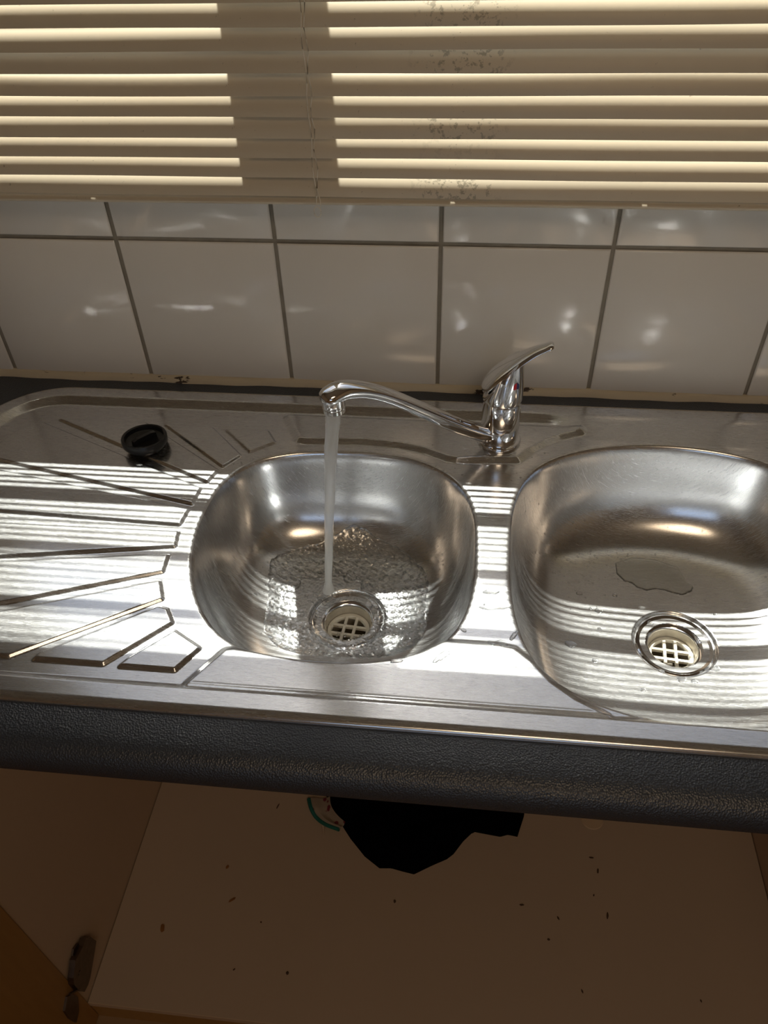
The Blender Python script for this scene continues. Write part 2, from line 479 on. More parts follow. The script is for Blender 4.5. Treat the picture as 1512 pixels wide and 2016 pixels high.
for x in np.linspace(BX0, BX1, 30):
    R.append([(x, BY + 0.003 + 0.0092 * math.cos(a), 0.2780 + 0.0045 * math.sin(a) + 0.0003 * math.sin(x * 4)) for a in np.linspace(0, 2 * math.pi, 14, endpoint=False)])
mb.rings(R); mb.obj('bottom_rail', M_slat, blind)
MB().box((BX0, BY - 0.014, WZ1 - 0.02), (BX1, BY + 0.014, WZ1 + 0.012), 0.002).obj('head_rail', M_slat, blind)
for xc in (0.2305, -0.36, 1.0):
    path = [(xc + 0.0009 * math.sin(i * 1.1), BY - 0.0098 - 0.0006 * (i % 2), z) for i, z in enumerate(np.arange(0.277, WZ1 - 0.02, PITCH / 2))]
    cf = MB().tube(path, 0.0005, 5).obj('ladder_cord', M_cord, blind)
    path2 = [(xc + 0.0035 + 0.0015 * math.sin(i * 1.7 + 1), BY - 0.0100, z) for i, z in enumerate(np.arange(0.275, WZ1 - 0.02, PITCH / 2))]
    MB().tube(path2, 0.00045, 4).obj('lift_cord', M_cord, blind)
    lp = [(xc + 0.004 * math.sin(t) + 0.001, BY - 0.0125, 0.2735 + 0.006 * math.cos(t) - 0.003) for t in np.linspace(0, 2 * math.pi, 14)]
    MB().tube(lp, 0.0006, 5, cap=False).obj('cord_loop', M_cord, blind)

# ------------------------------------------------------------------ worktop
WT = empty('worktop', (0.4, -0.30, -0.038), 'black textured laminate worktop with a rounded front edge around the sink', 'worktop')
TH = 0.038; HX0, HX1, HY0, HY1 = -0.225, 0.885, -0.515, -0.060
mb = MB(); yf = -0.5935; r = 0.017
prof = [(HY0, 0.0), (-0.560, 0.0), (-0.572, -0.0004), (-0.580, -0.0022), (-0.5862, -0.0062), (-0.5905, -0.0115), (-0.5928, -0.0175), (yf, -0.023), (yf + 0.0006, -0.030), (yf + 0.004, -0.0355), (yf + 0.009, -TH), (HY0, -TH)]
mb.rings([[(x, y, z) for y, z in prof] for x in (-0.62, 1.38)])
mb.box((-0.62, HY1, -TH), (1.38, 0.001, 0)); mb.box((-0.62, HY0, -TH), (HX0, HY1, 0)); mb.box((HX1, HY0, -TH), (1.38, HY1, 0))
mb.obj('slab', M_top, WT)

# ------------------------------------------------------------------ sink (one pressed sheet)
def smooth(t): t = np.clip(t, 0, 1); return t * t * (3 - 2 * t)
def ramp(t, a=0.22):
    t = np.clip(t, 0, 1); s_ = 1 / (1 - a)
    return np.where(t < a, s_ * t * t / (2 * a), np.where(t > 1 - a, 1 - s_ * (1 - t) ** 2 / (2 * a), s_ * (t - a / 2)))
def sd_poly(poly, X, Y):
    d = np.full(X.shape, 1e9); inside = np.zeros(X.shape, bool); n = len(poly)
    for i in range(n):
        ax, ay = poly[i][:2]; bx, by = poly[(i + 1) % n][:2]
        ex, ey = bx - ax, by - ay; wx, wy = X - ax, Y - ay
        t = np.clip((wx * ex + wy * ey) / (ex * ex + ey * ey + 1e-18), 0, 1)
        d = np.minimum(d, (wx - t * ex) ** 2 + (wy - t * ey) ** 2)
        c = ((ay > Y) != (by > Y)) & (X < (bx - ax) * (Y - ay) / ((by - ay) if abs(by - ay) > 1e-12 else 1e-12) + ax)
        inside ^= c
    d = np.sqrt(d); return np.where(inside, -d, d)
def sd_rrect(X, Y, x0, x1, y0, y1, r):
    qx = np.abs(X - (x0 + x1) / 2) - (x1 - x0) / 2 + r; qy = np.abs(Y - (y0 + y1) / 2) - (y1 - y0) / 2 + r
    return np.hypot(np.maximum(qx, 0), np.maximum(qy, 0)) + np.minimum(np.maximum(qx, qy), 0) - r
def pxs(l, z=0.0): return [tuple(P(u, v, z)[:2]) for u, v in l]

SX0, SX1, SY0, SY1 = -0.252, 0.912, -0.5425, -0.0315
SR = 0.112
ZT, DECK, RAISE, PRAISE = 0.0056, 0.0085, 0.0055, 0.0034
T_poly = pxs([(570, 819), (592, 859), (604, 861), (718, 862), (794, 870), (841, 880), (881, 894), (900, 898), (1016, 898), (1040, 880), (1068, 865), (1098, 854), (1140, 844.5)], 0.002)
F_poly = pxs([(373, 1345), (446, 1282), (459, 1281), (539, 1293), (618, 1298), (737, 1297), (797, 1289), (844, 1273), (876, 1266), (980, 1273), (1010, 1279), (1040, 1302), (1080, 1345), (1130, 1380), (1192, 1411)], 0.002)
def ext(l, i0, i1, x=-0.188):
    """extend the two outer corners of a panel to the left to world x"""
    p = pxs(l, 0.0)
    return p
panels_px = [
 [(446, 845), (526, 847), (540, 869), (492, 887)],
 [(325, 834), (417, 841), (472, 895), (438, 916)],
 [(118, 824), (286, 832), (427, 924), (407, 946)]]
panels = [pxs(l) for l in panels_px]
def fan(upper_far, upper_near, lower_near, lower_far, xe=-0.190):
    a, b, c, d = [np.array(p) for p in pxs([upper_far, upper_near, lower_near, lower_far])]
    def to(p, q): t = (xe - q[0]) / (p[0] - q[0]); return q + (p - q) * t
    return [tuple(to(a, b)), tuple(b), tuple(c), tuple(to(d, c))]
p4 = pxs([(83, 831), (393, 960), (377, 989), (0, 903)])
a, b = np.array(p4[3]), np.array(p4[2]); t = (-0.196 - b[0]) / (a[0] - b[0])
panels.append([p4[0], p4[1], p4[2], tuple(b + (a - b) * t), (-0.197, -0.165), (-0.186, -0.135), (-0.168, -0.115)])
panels.append(fan((0, 925), (369, 1002), (353, 1030), (0, 1003)))
panels.append(fan((0, 1030), (349, 1046), (343, 1073), (0, 1093)))
panels.append(fan((0, 1105), (329, 1091), (319, 1123), (0, 1185)))
q8 = np.array(pxs([(0, 1204), (313, 1143), (318, 1177), (16, 1289), (0, 1288)]))
t = (-0.150 - q8[1][0]) / (q8[0][0] - q8[1][0]); far = q8[1] + (q8[0] - q8[1]) * t
panels.append([tuple(far), tuple(q8[1]), tuple(q8[2]), tuple(q8[3]), (-0.135, q8[3][1] + 0.001), (-0.150, q8[3][1] + 0.02)])
panels.append(pxs([(77, 1286), (311, 1194), (327, 1198), (337, 1224), (202, 1304), (68, 1294)]))
panels.append(pxs([(254, 1295), (343, 1242), (391, 1274), (343, 1316), (237, 1308)]))

LB = [(.112, -.27), (.120, -.215), (.146, -.178), (.19, -.158), (.24, -.151), (.30, -.151), (.345, -.160), (.382, -.180), (.405, -.207), (.418, -.244), (.422, -.30), (.420, -.362), (.408, -.413), (.383, -.445), (.34, -.464), (.285, -.470), (.23, -.466), (.185, -.450), (.153, -.42), (.128, -.375), (.114, -.32)]
RB = [(.467, -.30), (.471, -.24), (.486, -.185), (.515, -.150), (.557, -.127), (.60, -.115), (.652, -.110), (.715, -.115), (.775, -.136), (.815, -.18), (.836, -.24), (.842, -.31), (.832, -.39), (.80, -.45), (.75, -.487), (.69, -.503), (.635, -.507), (.59, -.504), (.549, -.495), (.51, -.475), (.484, -.445), (.471, -.40), (.466, -.355)]
BDEP = 0.130
BOWLS = [(LB, (0.270, -0.312), 5.0, (0.272, -0.290)), (RB, (0.655, -0.310), 6.5, (0.674, -0.288))]
def drain_center(uv): return P(*uv, -BDEP)
dl = P(684, 1214, -0.132); dr = P(1330, 1262, -0.132)
BOWLS = [(LB, (0.270, -0.312), 5.0, (dl[0], dl[1])), (RB, (0.655, -0.310), 6.0, (dr[0], dr[1]))]
RTAB = []
for pts, c, n_, dc in BOWLS:
    sp = np.array(catmull(pts, 10, True)); th = np.arctan2(sp[:, 1] - c[1], sp[:, 0] - c[0]); rr = np.hypot(sp[:, 0] - c[0], sp[:, 1] - c[1])
    o_ = np.argsort(th); th, rr = th[o_], rr[o_]
    g = np.linspace(-math.pi, math.pi, 721)
    rg = np.interp(g, np.r_[th[-1] - 2 * math.pi, th, th[0] + 2 * math.pi], np.r_[rr[-1], rr, rr[0]])
    k_ = np.ones(31) / 31; rg = np.convolve(np.r_[rg[-31:-1], rg, rg[1:31]], k_, 'same')[30:-30]
    RTAB.append((g, rg))

def sink_height(X, Y):
    do = sd_rrect(X, Y, SX0, SX1, SY0, SY1, SR)
    z = np.full(X.shape, ZT)
    lt = np.clip((do + 0.0075) / 0.0075, 0, 1); z -= 0.0022 * lt + (ZT - 0.0024) * (1 - np.sqrt(np.clip(1 - np.clip((lt - 0.55) / 0.45, 0, 1) ** 2, 0, 1)))
    di = sd_rrect(X, Y, SX0 + 0.0225, SX1 - 0.0225, SY0 + 0.0235, SY1 - 0.0225, SR - 0.024)
    w = 0.016 + 0.040 * smooth((X - 0.50) / 0.10) * smooth((Y + 0.22) / 0.06)
    w = np.where(Y < -0.45, 0.011, w)
    z -= DECK * ramp(-di / w)
    fix = smooth((-di) / 0.012)
    dT = sd_poly(T_poly, X, Y); z += RAISE * ramp(1 - dT / 0.011) * fix
    dF = sd_poly(F_poly, X, Y); z += RAISE * ramp(1 - dF / 0.010) * fix
    for p in panels:
        p = np.array(p); m_ = (X > p[:, 0].min() - .01) & (X < p[:, 0].max() + .01) & (Y > p[:, 1].min() - .01) & (Y < p[:, 1].max() + .01)
        if not m_.any(): continue
        d = sd_poly([tuple(q) for q in p], X[m_], Y[m_]); z[m_] += PRAISE * ramp(1 - (d + 0.001) / 0.0044, 0.3)
    for (pts, c, n_, dc), (g, rg) in zip(BOWLS, RTAB):
        dx, dy = X - c[0], Y - c[1]; th = np.arctan2(dy, dx); rho = np.hypot(dx, dy) / np.interp(th, g, rg)
        t = 1.0 - rho ** n_; k_ = 0.045; ts = k_ * np.logaddexp(0, np.clip(t / k_, -60, 60))
        drop = BDEP * ts / np.sqrt(ts + 0.035) * np.sqrt(1.035)
        drop = np.where(rho > 1.25, 0, drop)
        rim = smooth((1.10 - rho) / 0.10)
        z = z * (1 - rim) + rim * np.minimum(z, -0.0018) if False else z
        dd = np.hypot(X - dc[0], Y - dc[1])
        drop = drop + 0.0035 * smooth(1 - dd / 0.13) * (rho < 1)
        drop = drop + 0.0035 * smooth((0.0495 - dd) / 0.004)
        z -= drop
    return z

nx, ny = 1165, 512
gx = np.linspace(SX0, SX1, nx); gy = np.linspace(SY0, SY1, ny)
X, Y = np.meshgrid(gx, gy)
do = sd_rrect(X, Y, SX0, SX1, SY0, SY1, SR)
e = 1e-5
nxg = (sd_rrect(X + e, Y, SX0, SX1, SY0, SY1, SR) - do) / e; nyg = (sd_rrect(X, Y + e, SX0, SX1, SY0, SY1, SR) - do) / e
outm = do > 1e-6
Xs = np.where(outm, X - nxg * do, X); Ys = np.where(outm, Y - nyg * do, Y)
RHI, RLO = 1.055, 0.72        # between these the bowl wall is its own polar band, welded on by position
band = np.zeros(X.shape, int)
for bi, ((pts, c, n_, dc), (g, rg)) in enumerate(zip(BOWLS, RTAB)):
    dx, dy = Xs - c[0], Ys - c[1]; th = np.arctan2(dy, dx); RR = np.interp(th, g, rg); dist = np.hypot(dx, dy); rho = dist / RR
    inb = (rho > RLO) & (rho < RHI); band[inb] = bi + 1
    hi = inb & ((RHI - rho) * RR < 0.0026); lo = inb & ((rho - RLO) * RR < 0.0026)
    for msk, rv in ((hi, RHI), (lo, RLO)):
        Xs = np.where(msk, c[0] + np.cos(th) * RR * rv, Xs); Ys = np.where(msk, c[1] + np.sin(th) * RR * rv, Ys)
Z = sink_height(Xs, Ys)
idx = np.arange(nx * ny).reshape(ny, nx)
q = np.stack([idx[:-1, :-1], idx[:-1, 1:], idx[1:, 1:], idx[1:, :-1]], -1).reshape(-1, 4)
keep = ~(outm.reshape(-1)[q].all(1)) & ~((band > 0).reshape(-1)[q].all(1))
for _, _, _, dc in BOWLS:
    keep &= ~((np.hypot(Xs - dc[0], Ys - dc[1]) < 0.0335).reshape(-1)[q].all(1))
q = q[keep]
Xf, Yf, Zf = Xs.reshape(-1), Ys.reshape(-1), Z.reshape(-1)
for (pts, c, n_, dc), (g, rg) in zip(BOWLS, RTAB):
    NT = 900; th = np.linspace(-math.pi, math.pi, NT, endpoint=False); RR = np.interp(th, g, rg)
    rh = np.r_[np.linspace(RHI + 0.002, 1.02, 8), np.linspace(1.016, 0.95, 24), np.linspace(0.945, 0.85, 18), np.linspace(0.843, RLO - 0.002, 16)]
    PX = c[0] + np.cos(th)[None] * RR[None] * rh[:, None]; PY = c[1] + np.sin(th)[None] * RR[None] * rh[:, None]
    PZ = sink_height(PX, PY); n0 = len(Xf); NR = len(rh)
    Xf = np.r_[Xf, PX.ravel()]; Yf = np.r_[Yf, PY.ravel()]; Zf = np.r_[Zf, PZ.ravel()]
    I = (np.arange(NR - 1)[:, None] * NT + np.arange(NT)[None]); J = (np.arange(NR - 1)[:, None] * NT + (np.arange(NT)[None] + 1) % NT)
    q = np.r_[q, n0 + np.stack([I, I + NT, J + NT, J], -1).reshape(-1, 4)[:, ::-1]]
used, inv = np.unique(q, return_inverse=True); q = inv.reshape(-1, 4)
sink = empty('kitchen_sink', (0.33, -0.287, 0.0), 'stainless steel one-and-a-half bowl sink with ribbed drainer set in the black worktop', 'sink')
V = np.stack([Xf[used], Yf[used], Zf[used]], 1) - np.array(sink.location)
me = bpy.data.meshes.new('basin_sheet')
me.vertices.add(len(V)); me.vertices.foreach_set('co', V.astype(np.float32).ravel())
me.loops.add(q.size); me.loops.foreach_set('vertex_index', q.astype(np.int32).ravel())
me.polygons.add(len(q)); me.polygons.foreach_set('loop_start', (np.arange(len(q)) * 4).astype(np.int32))
me.polygons.foreach_set('loop_total', np.full(len(q), 4, np.int32)); me.polygons.foreach_set('use_smooth', np.ones(len(q), bool))
me.update(calc_edges=True); me.validate(); me.materials.append(M_steel)
link(bpy.data.objects.new('basin_sheet', me), sink)
def hz(x, y): return float(sink_height(np.array([[x]]), np.array([[y]]))[0, 0])

for bi, (_, _, _, dc) in enumerate(BOWLS):
    zf = hz(dc[0] + 0.045, dc[1])
    c = (dc[0], dc[1], zf)
    MB().lathe([(0.0460, -0.0028), (0.0452, 0.0002), (0.0436, 0.0012), (0.0425, 0.0006), (0.0335, -0.0022), (0.0305, -0.0034), (0.0290, -0.0048), (0.0284, -0.007)], c, 64).obj('drain_flange', M_chrome, sink)
    cup = MB().lathe([(0.0286, -0.0066), (0.0276, -0.012), (0.0262, -0.0290), (0.0262, -0.060)], c, 48).obj('drain_cup', M_drainpipe, sink)
    MB().lathe([(0.0265, -0.045), (0.001, -0.047)], c, 32, cap1=True).obj('drain_bottom', M_dark, sink)
    gr = MB(); zg = zf - 0.0205
    gr.lathe([(0.0264, 0.002), (0.0225, 0.002), (0.0215, 0.0), (0.0215, -0.003), (0.0264, -0.003)], (c[0], c[1], zg), 48)
    for s in (-0.0065, 0.0065):
        L = math.sqrt(0.023 ** 2 - s * s); ca, sa = math.cos(-0.09), math.sin(-0.09)
        for ori in (0, 1):
            w = 0.0017
            pts = [(-L, s - w), (L, s - w), (L, s + w), (-L, s + w)]
            if ori: pts = [(y, x) for x, y in pts][::-1]
            pts = [(x * ca - y * sa + c[0], x * sa + y * ca + c[1]) for x, y in pts]
            v = [(x, y, zg - 0.003 + 0.0002 * ori) for x, y in pts] + [(x, y, zg + 0.0012 + 0.0002 * ori) for x, y in pts]
            gr.add(v, [(0, 3, 2, 1), (4, 5, 6, 7), (0, 1, 5, 4), (1, 2, 6, 5), (2, 3, 7, 6), (3, 0, 4, 7)])
    gr.obj('strainer_grid', M_plastic, sink)

# ------------------------------------------------------------------ tap
TXC, TYC = 0.451, -0.1150
zb = hz(TXC, TYC)
tap = empty('mixer_tap', (TXC, TYC, zb), 'chrome single-lever mixer tap standing on the sink ledge between the bowls, running', 'tap')
C0 = (TXC, TYC, 0)
MB().lathe([(0.0, zb + 0.0002), (0.0272, zb + 0.0002), (0.0275, zb + 0.0020), (0.0262, zb + 0.0045), (0.0238, zb + 0.0055), (0.0, zb + 0.0055)], C0, 64).obj('base_ring', M_chrome, tap)
MB().lathe([(0.0, zb + 0.005), (0.0234, zb + 0.005), (0.0236, 0.0275), (0.0230, 0.0284), (0.0230, 0.0288), (0.0236, 0.0297), (0.0236, 0.0640), (0.0230, 0.0660), (0.0205, 0.0668), (0, 0.0668)], C0, 64).obj('body', M_chrome, tap)
# spout
def vplane(u, v, A=(TXC, TYC), B=(0.269, -0.258)):
    d = np.array([(u - 756) / FPX, (v - 1008) / FPX, 1.0]) @ RC
    n = np.array([B[1] - A[1], A[0] - B[0], 0]); t = np.dot(np.array([A[0], A[1], 0]) - CAM, n) / np.dot(d, n)
    return CAM + t * d
sp_pts = [(0.4455, -0.1195, 0.0175), (0.4366, -0.1263, 0.0205), (0.4251, -0.1354, 0.0285), (0.39, -0.1629, 0.0616), (0.3561, -0.1896, 0.0975), (0.3256, -0.2135, 0.1290), (0.3034, -0.231, 0.1480), (0.2867, -0.2441, 0.1575), (0.2760, -0.2524, 0.1600), (0.2690, -0.2580, 0.1585)]
sp_rad = [(0.0115, 0.0105), (0.0112, 0.0105), (0.0110, 0.0104), (0.0105, 0.0098), (0.0100, 0.0088), (0.0105, 0.0080), (0.0112, 0.0082), (0.0122, 0.0090), (0.0128, 0.0094), (0.0128, 0.0092)]
path = catmull([np.r_[a, b] for a, b in zip(sp_pts, sp_rad)], 6)
R = []; vv = [Vector(p[:3]) for p in path]
for i, p in enumerate(path):
    t = (vv[min(i + 1, len(vv) - 1)] - vv[max(i - 1, 0)]).normalized(); side = t.cross(Vector((0, 0, 1))).normalized(); nr = side.cross(t)
    R.append([tuple(vv[i] + side * p[3] * math.cos(a) + nr * p[4] * (abs(math.sin(a)) ** 0.85) * (1 if math.sin(a) > 0 else -1)) for a in np.linspace(0, 2 * math.pi, 32, endpoint=False)])
# rounded nose
last = np.array(R[-1]); cc = last.mean(0); dirn = Vector(vv[-1] - vv[-3]).normalized()
for k_, s_ in ((0.0050, 0.95), (0.0090, 0.78), (0.0116, 0.46), (0.0124, 0.08)):
    R.append([tuple(cc + (pp - cc) * s_ + np.array(dirn) * k_) for pp in last])
MB().rings(R).obj('spout', M_chrome, tap)
AX, AY = 0.2705, -0.2568
MB().lathe([(0.0118, 0.160), (0.0123, 0.150), (0.0121, 0.1455), (0.0116, 0.1450), (0.0116, 0.1442), (0.0120, 0.1438), (0.0119, 0.1395), (0.0112, 0.1388), (0.0085, 0.1388), (0.0085, 0.1410), (0, 0.1410)], (AX, AY, 0), 48).obj('aerator', M_chrome, tap)
# lever handle: cap cut by a slanted top, and the blade that grows out of it
hd = empty('handle', Vector((0, 0, 0.067)) - Vector((0, 0, zb))); hd.parent = tap
# an Empty cannot be a thing's part with a look of its own, so the handle is the cap mesh carrying its blade
COL.objects.unlink(hd); bpy.data.objects.remove(hd)
def cap_ring(f):
    out_ = []
    for a in np.linspace(0, 2 * math.pi, 64, endpoint=False):
        ca, sa = math.cos(a), math.sin(a)
        top = 0.1105 + 0.0240 * ca - 0.0075 * (ca * ca)
        z = 0.0672 + (top - 0.0672) * f
        r = 0.0240 - 0.0042 * f * f
        out_.append((TXC + r * ca + 0.001 * f, TYC + r * sa, z))
    return out_
hm = MB(); R = [[(TXC + 0.0225 * math.cos(a), TYC + 0.0225 * math.sin(a), 0.0668) for a in np.linspace(0, 2 * math.pi, 64, endpoint=False)],
                [(TXC + 0.0236 * math.cos(a), TYC + 0.0236 * math.sin(a), 0.0672) for a in np.linspace(0, 2 * math.pi, 64, endpoint=False)]]
R += [cap_ring(f) for f in (0.05, 0.25, 0.5, 0.75, 0.93, 1.0)]
top = np.array(R[-1]); cc = top.mean(0)
R.append([tuple(cc + (p - cc) * 0.6 + np.array([0, 0, 0.001])) for p in top]); R.append([tuple(cc + (p - cc) * 0.1 + np.array([0, 0, 0.0015])) for p in top])
hm.rings(R)
handle = hm.obj('handle', M_chrome, tap)
bl = [(-0.0225, 0.0780, 0.0110, 0.0012), (-0.0232, 0.0828, 0.0165, 0.0026), (-0.0195, 0.0905, 0.0200, 0.0030), (-0.0095, 0.1030, 0.0212, 0.0032), (0.004, 0.1150, 0.0195, 0.0030), (0.019, 0.1255, 0.0150, 0.0030), (0.032, 0.1335, 0.0115, 0.0028), (0.043, 0.1385, 0.0095, 0.0028), (0.0495, 0.1412, 0.0085, 0.0032), (0.0525, 0.1415, 0.0060, 0.0024)]
pth = catmull(bl, 6); R = []
for i, p in enumerate(pth):
    a_, b_ = pth[max(i - 1, 0)], pth[min(i + 1, len(pth) - 1)]
    tx, tz = b_[0] - a_[0], b_[1] - a_[1]; L = math.hypot(tx, tz); nx_, nz_ = -tz / L, tx / L
    ring = []
    for a in np.linspace(0, 2 * math.pi, 36, endpoint=False):
        s = math.cos(a); h = math.sin(a) * p[3] - 0.20 * p[2] * s * s * 1.0 + 0.05 * p[2]
        ring.append((TXC + p[0] + nx_ * h, TYC + p[2] * s, p[1] + nz_ * h))
    R.append(ring)
MB().rings(R).obj('lever', M_chrome, handle)
# red and blue dot on the front right of the cap
ang = math.radians(-55); dv = Vector((math.cos(ang), math.sin(ang), 0.0)).normalized()
pc = Vector((TXC + 0.0010, TYC, 0.0945)) + dv * 0.0222
sd_ = Vector((0, 0, 1)).cross(dv)
for nm, mat_, a0, a1 in (('red_mark', M_red, math.pi / 2, 3 * math.pi / 2), ('blue_mark', M_blue, -math.pi / 2, math.pi / 2)):
    v = [pc + dv * 0.0007] + [pc + dv * 0.0004 + sd_ * 0.0040 * math.cos(a) + Vector((0, 0, 1)) * 0.0056 * math.sin(a) for a in np.linspace(a0, a1, 13)]
    v += [p - dv * 0.003 for p in v]
    n_ = 14
    f = [(0, i, i + 1) for i in range(1, 13)] + [(n_, n_ + i + 1, n_ + i) for i in range(1, 13)] + [(i, i + 1, n_ + i + 1, n_ + i) for i in range(0, 13)]
    MB().add(v, f).obj(nm, mat_, handle, False)

# ------------------------------------------------------------------ running water and puddles
sx1, sy1 = P(647, 1165, -0.130)[:2]
R = []; N = 70
for i in range(N + 1):
    t = i / N; z = 0.1405 + (-0.1275 - 0.1405) * t
    x = AX + (sx1 - AX) * (t ** 0.8); y = AY + (sy1 - AY) * (t ** 0.8)
    r = 0.0084 * (1 - t) ** 1.5 + 0.0046 * (1 - (1 - t) ** 1.5)
    r *= 1 + 0.02 * math.sin(t * 40); 
    if i > N - 4: r *= 1 + 0.18 * (i - N + 4)
    R.append([(x + r * (1 + 0.03 * math.sin(3 * a + t * 19)) * math.cos(a), y + r * (1 + 0.03 * math.sin(2 * a + t * 31)) * math.sin(a), z) for a in np.linspace(0, 2 * math.pi, 28, endpoint=False)])
o = MB().rings(R).obj('water_stream', M_stream); tag(o, 'white stream of water falling from the tap spout into the small bowl', 'water')

def puddle(name, outline, cell, thick, label, cat='water', group=None, rip=0.0, mat=None, seed=0, holes=()):
    """a film of water lying on the pressed steel, rounded at its edge"""
    poly = [tuple(p) for p in outline]; pa = np.array(poly)
    gx_ = np.arange(pa[:, 0].min(), pa[:, 0].max() + cell, cell); gy_ = np.arange(pa[:, 1].min(), pa[:, 1].max() + cell, cell)
    XX, YY = np.meshgrid(gx_, gy_); d = sd_poly(poly, XX, YY)
    for hx, hy, hr in holes: d = np.maximum(d, hr - np.hypot(XX - hx, YY - hy))
    ed = min(thick * 1.6, 0.004)
    h = thick * np.sqrt(np.clip(1 - (1 - np.clip(-d / ed, 0, 1)) ** 2, 0, 1))
    if rip > 0:
        rs = np.random.default_rng(seed); w = np.zeros_like(XX)
        for _ in range(26):
            kx, ky = rs.normal(0, 1, 2) * rs.uniform(200, 900); w += np.sin(kx * XX + ky * YY + rs.uniform(0, 6.28)) / 26 ** 0.5
        jump = smooth((np.hypot((XX - sx1) / 1.25, YY - sy1 + 0.012) + 0.004 * np.sin(9 * np.arctan2(YY - sy1, XX - sx1)) - 0.040) / 0.004) if rip > 0 else 0
        h = h * (0.35 + 0.65 * jump) + 0.0022 * jump * smooth(-d / 0.004)
        h = h + rip * w * (0.4 + 1.0 * jump) * smooth(-d / 0.003)
        rr_ = np.hypot(XX - sx1, YY - sy1)
        h = h + rip * 0.8 * np.sin(rr_ * 1500) * np.exp(-rr_ / 0.02) * smooth(-d / 0.003)
        for _ in range(150):
            bx, by, br = rs.uniform(pa[:, 0].min(), pa[:, 0].max()), rs.uniform(pa[:, 1].min(), pa[:, 1].max()), rs.uniform(0.0012, 0.0028)
            q2 = (XX - bx) ** 2 + (YY - by) ** 2
            h = h + (np.sqrt(np.clip(br * br - q2, 0, None))) * 0.75 * (d < -0.003)
    z = sink_height(XX, YY) + np.maximum(h, 0.0) + 0.0002
    ins = d < 0
    id_ = np.arange(XX.size).reshape(XX.shape)
    q_ = np.stack([id_[:-1, :-1], id_[:-1, 1:], id_[1:, 1:], id_[1:, :-1]], -1).reshape(-1, 4)
    q_ = q_[ins.reshape(-1)[q_].any(1)]
    us, iv = np.unique(q_, return_inverse=True)
    Vv = np.stack([XX.reshape(-1)[us], YY.reshape(-1)[us], z.reshape(-1)[us]], 1)
    o = obj_from(name, Vv, iv.reshape(-1, 4).tolist(), mat or M_film)
    return tag(o, label, cat, group)

def wobble(c, rx, ry, n=60, amp=0.08, seed=0, rot=0.0):
    rs = np.random.default_rng(seed); out_ = []; ph = rs.uniform(0, 6.28, 8)
    for a in np.linspace(0, 2 * math.pi, n, endpoint=False):
        r = 1 + sum(amp / (j + 1) ** 0.6 * math.sin((j + 2) * a + ph[j]) for j in range(7)) * 0.6
        x, y = rx * r * math.cos(a), ry * r * math.sin(a)
        out_.append((c[0] + x * math.cos(rot) - y * math.sin(rot), c[1] + x * math.sin(rot) + y * math.cos(rot)))
    return out_
FZ = -0.128
big = pxs([(531, 1130), (545, 1106), (590, 1088), (640, 1078), (700, 1062), (760, 1082), (800, 1100), (838, 1140), (842, 1180), (838, 1225), (825, 1262), (760, 1285), (660, 1285), (560, 1275), (520, 1240), (528, 1180)], FZ)
big = [tuple(p) for p in catmull(big, 6, True)]
rs = np.random.default_rng(3); big = [(x + rs.normal(0, .0007), y + rs.normal(0, .0007)) for x, y in big]
puddle('water_pool', big, 0.0005, 0.0026, 'rippling shallow water spread round the drain of the small bowl', rip=0.00075, seed=5, holes=[(dl[0], dl[1], 0.031)])
pud = pxs([(1212, 1108), (1245, 1098), (1290, 1102), (1335, 1115), (1350, 1138), (1366, 1150), (1363, 1158), (1345, 1165), (1325, 1160), (1310, 1155), (1290, 1153), (1275, 1156), (1255, 1150), (1245, 1142), (1232, 1140), (1215, 1125)], FZ)
puddle('puddle', pud, 0.0009, 0.0011, 'thin scalloped puddle on the shaded floor of the large bowl behind its drain', 'water')
for i, (uv, rx, ry, z_, rot, lab) in enumerate([
    ((870, 1292), .0105, .0032, .002, .9, 'long slanting water splash on the front ledge of the sink below the steel divider'),
    ((780, 1301), .0055, .0028, .002, .1, 'round water drop on the front ledge just left of the slanting splash'),
    ((975, 1193), .0150, .0045, -.002, .05, 'wide flat water blob on the divider between the two bowls'),
    ((968, 1163), .0080, .0040, -.002, .0, 'small water blob on the divider farthest from the front'),
    ((980, 1268), .0110, .0050, -.002, -.1, 'water blob at the front end of the divider by the ledge corner'),
    ((1012, 1250), .0075, .0020, -.002, 1.1, 'narrow slanting water streak beside the blob at the divider front'),
    ((910, 1237), .0060, .0015, -.002, -.7, 'thin water streak at the divider edge next to the small bowl')]):
    p = P(*uv, z_)
    puddle('water_blob', wobble(p, rx, ry, 40, 0.22, i + 1, rot), 0.0005, 0.0014, lab, 'water')
